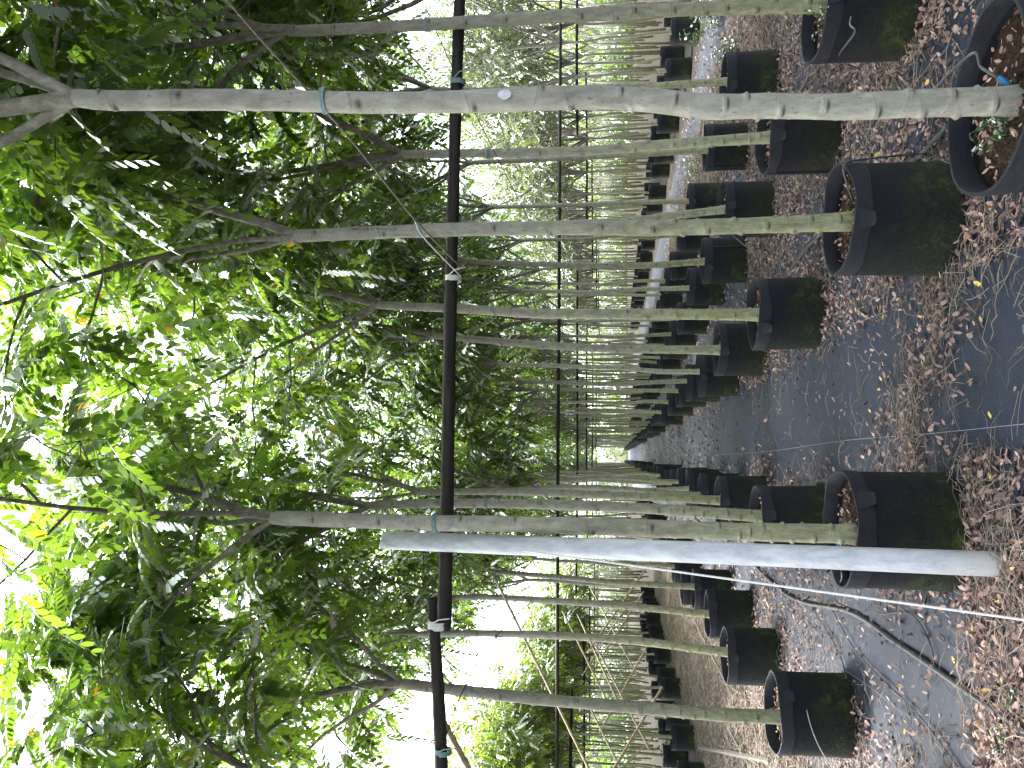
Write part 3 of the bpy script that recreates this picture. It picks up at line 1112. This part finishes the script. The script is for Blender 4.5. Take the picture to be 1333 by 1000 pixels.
def belt(label, spots):
    b, c = MB(), MB()
    for j, (x, y) in enumerate(spots):
        rng = np.random.default_rng(9000 + j)
        h = rng.uniform(4.2, 5.6)
        b.tube([(x, y, -.02), (x + rng.normal(0, .1), y, h * .5), (x + rng.normal(0, .2), y, h * .9)], [.06, .045, .015], 5)
        n = 46
        zz = rng.uniform(.2, h, n)
        P = np.stack([rng.normal(x, .9, n), rng.normal(y, .9, n), zz], 1)
        leaf_cloud(c, P, np.stack([rng.normal(0, 1, n), rng.normal(0, 1, n), rng.normal(0, .4, n)], 1), rng, .8, 4, .3, 1, rachis=False)
    root = tag(link('tree_belt', None), label, 'trees')
    kind(root, 'stuff')
    kind(b.build('trunks', M['bark'], root), 'stuff')
    kind(c.build('crowns', M['leaf'], root), 'stuff')


rb_ = random.Random(31)
belt('dense far belt of trees closing the horizon behind the rows', [(x + rb_.uniform(-.4, .4), 82 + rb_.uniform(-2, 4)) for x in np.arange(-46, 64, 1.5) if abs(x - .33) > .5] + [(x + rb_.uniform(-.4, .4), 86 + rb_.uniform(-1, 4)) for x in np.arange(-46, 64, 1.7) if abs(x - .33) > .5])
belt('dense belt of trees far beyond the worn grey track', [(30 + rb_.uniform(-1.5, 3), y) for y in np.arange(36, 84, 1.1)])
belt('dense belt of trees far beyond the straw strip', [(-22 - rb_.uniform(-1.5, 3), y) for y in np.arange(40, 84, 1.2)])

# ------------------------------------------------------------------ beams, post, cords
BH = 2.34
def pole(pts, r0, r1, n, seed, mat, sides=12):
    rng = np.random.default_rng(seed)
    Q = spline(pts, n)
    b = MB()
    rad = np.linspace(r0, r1, n) * (1 + .03 * np.sin(np.arange(n) * .9 + seed) + rng.normal(0, .012, n))
    return b.tube(Q, rad, sides)


a0, a1, a2 = at(601, -70, 4.03), at(586, 420, 4.03), at(580, 800, 4.03)
o = pole([a0, at(593, 150, 4.03), a1, at(582, 650, 4.03), at(578, 820, 4.03)], .032, .038, 60, 1, None).build('crossbeam', M['pole'])
tag(o, 'long dark wooden pole lashed across the trees nearest the camera', 'beam', 'dark cross poles')
o = pole([at(563, 778, 4.1), at(567, 850, 4.07), at(572, 930, 4.05), at(577, 1080, 4.03)], .03, .037, 40, 2, None).build('crossbeam', M['pole'])
tag(o, 'short dark pole spliced to the near beam with white cord', 'beam', 'dark cross poles')
for i, y in enumerate((12.2, 18.6, 25.5, 32.5, 40)):
    xs = (-6.5, -.5, 2.2, 8.6) if i == 0 else (-3.2, -.5, 2.2, 4.6)
    z = lambda: BH + rnd.uniform(-.03, .03)
    o = pole([(x, y + rnd.uniform(-.05, .05), z()) for x in xs], .028, .026, 30, 3 + i, None, 8).build('crossbeam', M['pole'])
    tag(o, '%s dark cross pole counted from the camera, over the path' % ORD[i + 2], 'beam', 'dark cross poles')
    o = pole([(x, y + 3 + rnd.uniform(-.05, .05), z() - .05) for x in (-10.2, -7.5, -4.4)], .032, .03, 20, 13 + i, None, 8).build('crossbeam', M['pole'])
    tag(o, '%s dark cross pole counted from the camera in the block beyond the straw' % ORD[i + 1], 'beam', 'dark cross poles')
    o = pole([(x, y + 4 + rnd.uniform(-.05, .05), z() - .05) for x in (7.0, 9.0, 11.8)], .032, .03, 20, 23 + i, None, 8).build('crossbeam', M['pole'])
    tag(o, '%s dark cross pole counted from the camera in the block beyond the track' % ORD[i + 1], 'beam', 'dark cross poles')

# galvanised post: a hollow tube leaning on the beam
pb, pt = gnd(1308, 735), at(499, 703, 3.945)
ax = (pt - pb)
b = MB()
n = 40
seg = 28
V = []
T = ax.normalized()
N = T.cross(Vector((0, 1, 0))).normalized()
B = T.cross(N)
prof = [(-.012, .032), (.0, .045), (.02, .0485)] + [(s, .0485 - .0015 * s / ax.length) for s in np.linspace(.1, ax.length, n)] + [(ax.length, .043), (ax.length - .25, .043)]
for s, r_ in prof:
    for k in range(seg):
        a = 2 * math.pi * k / seg
        cut = .018 * math.cos(a + .6) if s > ax.length - .03 else 0
        V.append(tuple(pb + T * (s + cut) + N * r_ * math.cos(a) + B * r_ * math.sin(a)))
V = [np.array(v) - np.array(pb) for v in V]
q = [(i * seg + k, i * seg + (k + 1) % seg, (i + 1) * seg + (k + 1) % seg, (i + 1) * seg + k) for i in range(len(prof) - 1) for k in range(seg)]
b.add(V, [np.array(q), np.arange(seg)[::-1][None]])
o = b.build('metal_post', M['metal'])
o.location = pb
tag(o, 'galvanised grey steel tube post standing in front of the dark beam', 'post')


def cord(name, pts, r, mat, label, cat, group=None, n=24, sides=6):
    o = MB().tube(spline(pts, n), r, sides).build(name, mat)
    return tag(o, label, cat, group)


p1, p2 = at(682, 717, 3.68), gnd(1420, 819)
cord('guy_wire', [p1, (p1 + p2) / 2 + Vector((0, 0, -.004)), p2], .0045, M['white_string'], 'taut white guy wire running from the metal post to the ground', 'wire')
cord('guy_wire', [at(598, 346, 3.98), at(540, 286, 3.45), at(455, 180, 2.95), at(330, 40, 2.4), at(270, -30, 2.2)], .0045, M['tan_wire'], 'thin dull wire slanting up from the near beam past the pale trunk', 'wire', 'support wires')
cord('guy_wire', [at(545, -10, 4.2), at(600, 110, 4.4), at(690, 290, 5.3)], .003, M['wire'], 'thin dark wire crossing behind the near beam toward the mossy trunk', 'wire', 'support wires')
cord('guy_wire', [at(575, 975, 4.0), at(600, 905, 4.8), at(640, 835, 5.6), at(690, 785, 6.6)], .0035, M['wire'], 'thin dark wire across the white sky gap beside the spliced beam', 'wire', 'support wires')
cord('guy_wire', [at(540, 288, 3.45), at(552, 310, 3.55), at(600, 360, 3.98)], .003, M['white_string'], 'short pale cord from the slanting wire to the beam lashing', 'wire', 'support wires')


def lashing(c, axis, r, turns, pitch, rc, mat, label, group, tail=True):
    A = Vector(axis).normalized()
    N = A.cross(Vector((0, .3, 1))).normalized()
    B = A.cross(N)
    pts = []
    k = turns * 14
    rj = random.Random(int(c.x * 1000))
    for i in range(k + 1):
        t = 2 * math.pi * i / 14
        rr2 = r * (1 + rj.uniform(0, .05))
        pts.append(c + A * ((i / k - .5) * pitch * turns + rj.uniform(-.1, .1) * pitch) + N * rr2 * math.cos(t) + B * rr2 * math.sin(t))
    if tail:
        e = pts[-1]
        pts += [e + Vector((.02, -.02, -.03)), e + Vector((.03, -.03, -.09))]
    o = MB().tube(pts, rc, 5).build('string_tie', mat)
    return tag(o, label, 'string', group)


bx = Vector((1, 0, 0))
lashing(at(590, 363, 4.03), bx, .041, 5, .006, .0035, M['white_string'], 'white cord wrapped round the near beam where the slanting wire ends', 'cord ties')
lashing(at(572, 813, 4.045), bx, .058, 7, .0055, .0035, M['white_string'], 'thick white cord lashing at the splice of the two dark poles', 'cord ties')
lashing(at(577, 978, 4.03), bx, .041, 4, .006, .0035, M['string'], 'blue-green string round the spliced pole near the picture edge', 'cord ties')
lashing(at(596, 108, 4.03), bx, .039, 5, .006, .0035, M['string'], 'blue-green string round the near beam beside the pale trunk', 'cord ties')
up_ = Vector((0, 0, 1))
lashing(at(423, 131, 2.2), up_, .037, 4, .004, .0026, M['string'], 'blue-green string tied high on the pale near trunk', 'cord ties')
lashing(at(547, 300, 3.65), up_, .035, 4, .005, .003, M['string'], 'blue-green string tied round the trunk with handwriting', 'cord ties')
lashing(at(566, 681, 3.75), up_, .043, 4, .006, .003, M['string'], 'blue-green string tied round the tree beside the metal post', 'cord ties')
lashing(at(556, 32, 3.95), up_, .034, 4, .006, .003, M['string'], 'blue-green string tied round the mossy trunk at the picture edge', 'cord ties')
lashing(at(632, 655, 5.8), up_, .041, 3, .008, .003, M['string'], 'blue-green string round the second tree behind the metal post', 'cord ties')
lashing(at(606, 899, 5.37), up_, .039, 3, .008, .003, M['string'], 'blue-green string round the forked tree by the sky gap', 'cord ties')
lashing(at(646, 827, 7.56), up_, .034, 3, .009, .0035, M['string'], 'blue-green string round the slim tree left of the forked tree', 'cord ties')
lashing(at(636, 200, 5.3), up_, .035, 3, .008, .003, M['string'], 'blue-green string round the mossy trunk just beyond the pale near trunk', 'cord ties')
lashing(at(641, 403, 5.82), up_, .039, 3, .008, .003, M['string'], 'blue-green string round the tree above the crescent-handled bag', 'cord ties')

# bamboo braces in the block beyond the straw strip
bam = [((644, 752), (766, 1000), 8.0, 9.0), ((862, 895), (797, 1005), 10.0, 8.6), ((848, 730), (765, 850), 13, 12), ((733, 796), (790, 912), 12, 12.5), ((838, 770), (775, 868), 14, 13), ((752, 800), (812, 930), 12.5, 11.5),
       ((842, 842), (780, 955), 12.6, 12), ((766, 760), (830, 880), 15, 14), ((775, 840), (845, 975), 12, 11), ((815, 790), (758, 880), 16, 15), ((575, 935), (612, 1005), 4.6, 4.4), ((760, 905), (812, 1010), 12, 11), ((850, 960), (790, 1020), 13, 12.5)]
for i, (p, q, d0, d1) in enumerate(bam):
    a, b_ = at(p[0], p[1], d0), at(q[0], q[1], d1)
    k = 26
    rad = [(.014 if i != 10 else .018) * (1 + (.18 if j % 5 == 0 else 0)) for j in range(k)]
    o = MB().tube(spline([a, (a + b_) / 2, b_], k), rad, 7).build('bamboo_pole', M['bamboo'])
    lab = {0: 'long bamboo brace slanting through the crowns beyond the straw strip', 1: 'pale bamboo brace leaning low beside the forked tree', 10: 'thick bamboo cane behind the spliced dark beam'}.get(i, '%s thin pale bamboo brace crossing among the trunks beyond the straw' % ORD[i])
    tag(o, lab, 'bamboo', 'bamboo braces')

for i, (p, q, r_, lab) in enumerate([((915, 974), (1012, 992), .03, 'squared grey timber lying in the straw beside the outer bag'), ((948, 935), (988, 1005), .014, 'thin pale stick lying across the straw strip'), ((952, 770), (972, 885), .012, 'dark stick lying along the straw behind the outer bags'), ((905, 800), (960, 905), .014, 'pale grey stick in the straw behind the outer row')]):
    a, b_ = gnd(p[0], p[1]), gnd(q[0], q[1])
    a.z = b_.z = .06
    o = MB().tube(spline([a, (a + b_) / 2 + Vector((0, .03, .01)), b_], 14), [r_ * (1 + .08 * math.sin(k * 2.1)) for k in range(14)], 4 if i == 0 else 7).build('stick', M['timber'], None, i > 0)
    tag(o, lab, 'stick')

# ------------------------------------------------------------------ irrigation
def on_ground(pts, z):
    return [Vector((p.x, p.y, z)) for p in pts]


cord('irrigation_pipe', on_ground([gnd(900, 672), gnd(950, 706), gnd(981, 733), gnd(1033, 778), gnd(1110, 797), gnd(1172, 837), gnd(1223, 871), gnd(1291, 918), gnd(1400, 990)], .02), .014, M['hose'], 'black irrigation pipe lying outside the bags behind the metal post', 'pipe', 'irrigation pipes', 60, 10)
cord('irrigation_pipe', on_ground([Vector((1.42, 1.7, 0)), gnd(1240, 167), gnd(1199, 206), gnd(1080, 299), gnd(1039, 342), Vector((1.5, 7.5, 0)), Vector((1.45, 9.5, 0))], .02), .014, M['hose'], 'black irrigation pipe between the first and second bag rows', 'pipe', 'irrigation pipes', 60, 10)
cord('irrigation_pipe', on_ground([Vector((2.75, 3.2, 0)), gnd(1077, 78), gnd(1050, 112), Vector((2.7, 7.4, 0)), Vector((2.76, 9.5, 0))], .02), .012, M['hose'], 'black irrigation pipe behind the second row of bags', 'pipe', 'irrigation pipes', 50, 8)
RIMZ = .47
def drip(p0, p1, p2, label, emitter=True):
    """thin tube: pipe -> over the rim -> soil"""
    o = cord('drip_tube', [p0, p0 * .6 + p1 * .4 + Vector((0, 0, .1)), p1, p1 * .5 + p2 * .5 + Vector((0, 0, .01)), p2], .0042, M['thin_hose'], label, 'drip tube', 'drip tubes', 30, 6)
    if emitter:
        d = (p2 - p1).normalized()
        MB().tube([p2 - d * .012, p2 + d * .004, p2 + d * .03], [.0075, .009, .007], 8).build('emitter', M['blue'], o)
    return o


drip(gnd(1205, 200, .03), gnd(1100, 214, .48), gnd(1110, 262, .425), 'thin drip tube bent over the rim of the large mossy bag', False)
drip(gnd(1232, 160, .03), gnd(1262, 72, .485), gnd(1304, 104, .43), 'grey drip tube with blue end lying in the nearest bag')
drip(gnd(1120, 797, .03), gnd(1096, 752, .48), gnd(1091, 710, .44), 'drip tube with blue end at the tree beside the metal post')
drip(gnd(1120, 90, .03), gnd(1112, 44, .48), gnd(1108, 22, .43), 'thin drip tube hanging over the bag at the picture edge', False)
drip(gnd(1030, 345, .03), at(948, 300, 7.2), at(946, 274, 7.25), 'drip tube with blue end at a second-row tree behind the handwriting trunk')
for i, (pts, lab) in enumerate([
    ([gnd(1080, 780), gnd(1120, 850), gnd(1200, 930), gnd(1260, 1010)], 'thin black tube trailing over the mat beyond the pipe'),
    ([gnd(1060, 790), gnd(1100, 860), gnd(1110, 940), gnd(1130, 1010)], 'thin black tube curving toward the bag at the picture edge'),
    ([gnd(1150, 800), gnd(1190, 800), gnd(1215, 835), gnd(1225, 880)], 'looped thin black tube beside the foot of the post'),
    ([gnd(1210, 230), gnd(1222, 140), gnd(1215, 100), gnd(1240, 60)], 'thin black tube on the mat beside the nearest bag')]):
    cord('drip_tube', on_ground(pts, .02), .004, M['thin_hose'], lab, 'drip tube', 'drip tubes', 30, 6)
for i, (pts, lab) in enumerate([
    ([gnd(1380, 548), gnd(1200, 566), gnd(1100, 574), gnd(1000, 588), gnd(940, 592)], 'long white thread lying lengthwise on the open path'),
    ([gnd(1160, 405), gnd(1120, 420), gnd(1105, 425)], 'short white thread on the mat beside the crescent-handled bag'),
    ([gnd(1380, 285), gnd(1300, 310), gnd(1265, 338)], 'white thread slanting on the mat beside the large mossy bag'),
    ([gnd(1090, 865), gnd(1130, 890), gnd(1180, 930)], 'white thread on the mat beyond the irrigation pipe')]):
    cord('thread', on_ground(pts, .017), .0011, M['thread'], lab, 'thread', 'white threads', 30, 4)

pc = at(1008, 933, 5.37)
ring_ = [Vector((pc.x + .275 * math.cos(a), 5.37 + .275 * math.sin(a), .2 + .12 * math.sin(a * 1.0 + 2.2) + .01 * math.sin(3 * a))) for a in np.linspace(0, 2 * math.pi, 40)]
tag(MB().tube(ring_, .003, 5).build('wire_ring', M['thread']), 'thin pale wire loop slung round the bag beside the straw strip', 'wire')

# writing and marks on two trunks
def trunk_mark(name, pix, depth, r, mat, label, cat, rc):
    """strokes wrapped on the camera side of a trunk"""
    b = MB()
    for st in pix:
        pts = [at(px, py, depth) for px, py in st]
        b.tube([p + Vector((0, -r, 0)) for p in pts], rc, 4)
    return tag(b.build(name, mat), label, cat)


rw = random.Random(3)
strokes = []
x = 461
while x < 519:
    w = rw.uniform(2, 5)
    strokes.append([(x, 300 + rw.uniform(-2, 1)), (x + w * .3, 302.5 + rw.uniform(-1, 1)), (x + w * .6, 299 + rw.uniform(-1, 1)), (x + w, 301.5 + rw.uniform(-1, 1))])
    x += w + rw.uniform(.8, 2.4)
trunk_mark('handwriting', strokes, 3.65, .0345, M['ink'], 'small black scribbled handwriting along the trunk above the beam', 'writing', .0012)
b = MB()
c = at(659, 131, 2.2)
ang = [2 * math.pi * k / 20 for k in range(20)]
rw = random.Random(8)
V = []
for a in ang:
    u, v = .0165 * math.cos(a) * rw.uniform(.9, 1.1), .02 * math.sin(a) * rw.uniform(.9, 1.1)
    V.append((c.x + u, c.y - math.sqrt(max(0, .0405 ** 2 - u * u)) - .001, c.z + v))
V.append((c.x, c.y - .042, c.z))
b.add(V, [np.array([(20, k, (k + 1) % 20) for k in range(20)])])
tag(b.build('wax_spot', M['chalk']), 'round pale whitish spot on the near pale trunk beside the beam', 'mark')

# ------------------------------------------------------------------ fallen leaves, straw, weeds
def nz(x, y, s, off=0):
    return mnoise.noise(Vector((x * s + off, y * s, off * .37)))


def litter_d(x, y):
    d = .10 + .25 * max(0, nz(x, y, 1.6, 3))
    for rx in (-1.83, -.42, 1.06, 2.3, 3.55):
        d += .55 * math.exp(-((x - rx) / .36) ** 2)
    if 1.1 < x < 3.8:
        d += .32 + .4 * nz(x, y, 2.2, 12)
    if -1.6 < x < -.5:
        d += .12
    if x > 3.75 and x < 5.6:
        d += .8
    if 5.6 < x < 7:
        d += .2
    if x < -2.3:
        d += .25
    if -.15 < x < .78:
        # the open path: bare mat with a drift across it
        d *= .16
        drift = math.exp(-((y - (4.05 - .55 * (x - .3))) / .42) ** 2) * (.52 + .6 * nz(x, y, 3, 8))
        d += max(0, drift)
        if y < 3.25:
            d *= .25
        d += .22 * max(0, 1 - (x + .15) / .25) * (1 if y < 9 else .6)
        if y > 11:
            d += .14
    if x < .05 and y < 3.5:
        d += .75
    if 1.25 < x < 1.9 and y < 3.2:
        d *= .25
    if -1.5 < x < -.75 and 3.6 < y < 5.8:
        d *= .35
    return max(0, d * (.7 + .9 * nz(x, y, 4.5, 5)))


def in_pot(x, y, pad=.0):
    for px, py in near_pots:
        if (x - px) ** 2 + (y - py) ** 2 < (.258 + pad) ** 2:
            return True
    return False


near_pots = [p for p in pot_spots if p[1] < 9.5]
rl = random.Random(99)


def scatter(n, x0, x1, y0, y1, fn, power=1.0):
    out = []
    tries = 0
    while len(out) < n and tries < n * 12:
        tries += 1
        u = rl.random()
        y = y0 + (y1 - y0) * u ** power
        x = rl.uniform(x0, x1)
        if abs((x / max(y, .1)) - .097) > .66:
            continue
        if rl.random() < fn(x, y) and not (y < 9.5 and in_pot(x, y)):
            out.append((x, y, .006 + rl.random() ** 2 * .03))
    return np.array(out)


rng = np.random.default_rng(5)
b = MB()
P = scatter(40000, -3.2, 4.6, 2.3, 8.5, litter_d, 1.4)
tone = np.where(rng.random(len(P)) < .012, rng.uniform(.96, 1, len(P)), np.clip(rng.normal(.5, .24, len(P)), 0, .93))
flat_leaves(b, P, rng, .037, .5, tone)
P = scatter(5000, -.2, 1.2, 8, 40, litter_d, 1.5)
flat_leaves(b, P, rng, .055, .3, np.clip(rng.normal(.5, .24, len(P)), 0, .93))
P = scatter(20000, -4.5, 7.2, 7.5, 22, litter_d, 1.3)
flat_leaves(b, P, rng, .06, .3, np.clip(rng.normal(.5, .24, len(P)), 0, .93))
o = b.build('fallen_leaves', M['litter'], None)
tag(o, 'drifts of pinkish brown fallen leaflets over the dark mats', 'leaves')
kind(o, 'stuff')
# single bright yellow leaves on the mat, large enough to pick out
b = MB()
flat_leaves(b, np.zeros((1, 3)), np.random.default_rng(2), .05, .25, np.array([.985]))
ym = b.mesh('yellow_leaf', M['litter'])
YL = {'on the open path': [(1168, 390), (1131, 477), (1146, 493), (1149, 413), (1144, 507), (1132, 535), (1288, 620), (1195, 620), (1261, 437), (1205, 485), (1260, 525), (1288, 540), (1015, 533)],
      'in the straw around the post foot': [(1268, 773), (1254, 668), (1303, 886), (1302, 945)],
      'on the mat beyond the irrigation pipe': [(1103, 829), (1051, 842), (1048, 795), (1165, 923), (1172, 932), (1177, 952)],
      'beside the large mossy bag': [(1259, 335)]}
for where, pp in YL.items():
    for i, (px, py) in enumerate(sorted(pp, reverse=True)):
        g = gnd(px, py, .03)
        o = link('yellow_leaf', ym, None, (g.x, g.y, .028), (rl.uniform(-.4, .4), rl.uniform(-.4, .4), rl.uniform(0, 6.28)), (1.1, 1.1, 1.1))
        tag(o, 'yellow fallen leaf %s, %s nearest the camera' % (where, ORD[i + 1]), 'leaf', 'yellow fallen leaves')


def straw_mesh(b, P, rng, l0, r, lift=.05):
    n = len(P)
    az = rng.uniform(0, 6.283, n)
    L = l0 * rng.uniform(.4, 1.3, n)
    d = np.stack([np.cos(az), np.sin(az), rng.normal(0, .12, n)], 1)
    s = np.stack([-np.sin(az), np.cos(az), np.zeros(n)], 1)
    bend = rng.normal(0, .22, n)
    V = []
    for t in (-.5, -.15, .2, .5):
        c = P + d * (L * t)[:, None] + s * (bend * L * (t * t))[:, None] + UP * (np.abs(rng.normal(0, lift, n)) * .25 + lift * .5 * (1 - 4 * t * t) * rng.random(n))[:, None]
        for k in range(3):
            a = k * 2.0944
            V.append(c + s * (r * math.cos(a)) + UP * (r * math.sin(a) + r))
    V = np.stack(V, 1)
    bb = np.arange(n) * 12
    fs = []
    for q in range(3):
        for k in range(3):
            i, j = q * 3 + k, q * 3 + (k + 1) % 3
            fs.append(np.stack([bb + i, bb + j, bb + j + 3, bb + i + 3], 1))
    b.add(V.reshape(-1, 3), fs, np.repeat(rng.random(n), 12))


def straw_d(x, y):
    d = .03
    if x < .1 and y < 3.6:
        d += .9 * max(.2, .7 + nz(x, y, 2.5, 4))
    if -.1 < x < .85:
        d += .55 * math.exp(-((y - (4.0 - .55 * (x - .3))) / .38) ** 2)
    for rx in (-1.83, -.42, 1.06, 2.3, 3.55):
        d += .22 * math.exp(-((x - rx) / .33) ** 2)
    if x > 1.2:
        d += .2
    if x < -1.2:
        d += .15
    return max(0, d * (.6 + .9 * nz(x, y, 3.2, 7)))


b = MB()
P = scatter(11000, -3, 4.5, 2.3, 8.5, straw_d, 1.5)
straw_mesh(b, P, rng, .17, .0014, .035)
o = b.build('dry_straw', M['straw'])
tag(o, 'tangled dry straw and stalks over the mats around the bags', 'straw')
kind(o, 'stuff')
b = MB()
P = scatter(11000, -4.9, -2.3, 5.5, 24, lambda x, y: .8 + .4 * nz(x, y, 2, 1), 1.6)
straw_mesh(b, P, rng, .38, .0028, .09)
P = scatter(4000, 3.75, 5.7, 6, 20, lambda x, y: .6 + .5 * nz(x, y, 2, 1), 1.6)
straw_mesh(b, P, rng, .3, .0024, .06)
o = b.build('straw_strip', M['straw'])
tag(o, 'thick bed of dry grass between the bag rows and the outer blocks', 'straw')
kind(o, 'stuff')


def weed(x, y, h, n, seed, label, z0=0.0):
    rg = np.random.default_rng(seed)
    b = MB()
    root = tag(link('weed_plant', None, None, (x, y, z0)), label, 'weed', 'green weeds')
    root.empty_display_size = .05
    st = MB()
    for k in range(n):
        a = rg.uniform(0, 6.28)
        e = np.array([math.cos(a) * h * .55, math.sin(a) * h * .55, h * rg.uniform(.5, 1.1)])
        p0 = np.array([rg.normal(0, h * .12), rg.normal(0, h * .12), 0])
        pts = np.array([p0, p0 + e * np.array([.4, .4, .6]), p0 + e])
        st.tube(pts, [.003, .0022, .001], 4, False, .5)
        m = 7
        t = np.linspace(.25, 1, m)[:, None]
        Pp = pts[0] + (pts[2] - pts[0]) * t
        dd = rg.normal(0, 1, (m, 3))
        dd[:, 2] = np.abs(dd[:, 2]) * .3
        leaf_cloud(b, Pp, dd, rg, h * .16, 2, h * .13, 1, rachis=False)
    st.build('stem', M['weed'], root)
    kind(b.build('leaves', M['weed'], root), 'stuff')


wd = [(gnd(962, 62), .35, 7, 'leafy green weed beside the third-row bag near the worn track'), (gnd(940, 25), .5, 9, 'bushy green weed at the edge of the worn track'), (gnd(912, 222), .4, 6, 'green weed between the third row and the worn track'), (gnd(905, 300), .35, 5, 'small green weed farther along the worn track'), (gnd(1205, 626), .1, 3, 'tiny green sprout on the bag behind the metal post'), (gnd(1330, 905), .10, 3, 'tuft of green grass beside the irrigation pipe at the corner'), (gnd(1318, 970), .09, 3, 'small green tuft at the very corner of the straw'), (gnd(885, 965), .6, 7, 'sprawling weed beside the outer straw strip')]
for i, (g, h, n_, lab) in enumerate(wd):
    weed(g.x, g.y, h, n_, 700 + i, lab)
p = at(1112, 22, 3.8)
weed(p.x, p.y, .14, 4, 720, 'green sprout growing at the rim of the bag by the picture edge', SOIL_Z)
p = at(1290, 165, 2.22)
weed(p.x, p.y, .13, 4, 721, 'green sprout growing in the nearest bag beside the pale trunk', SOIL_Z)
print('objects', len(bpy.data.objects))
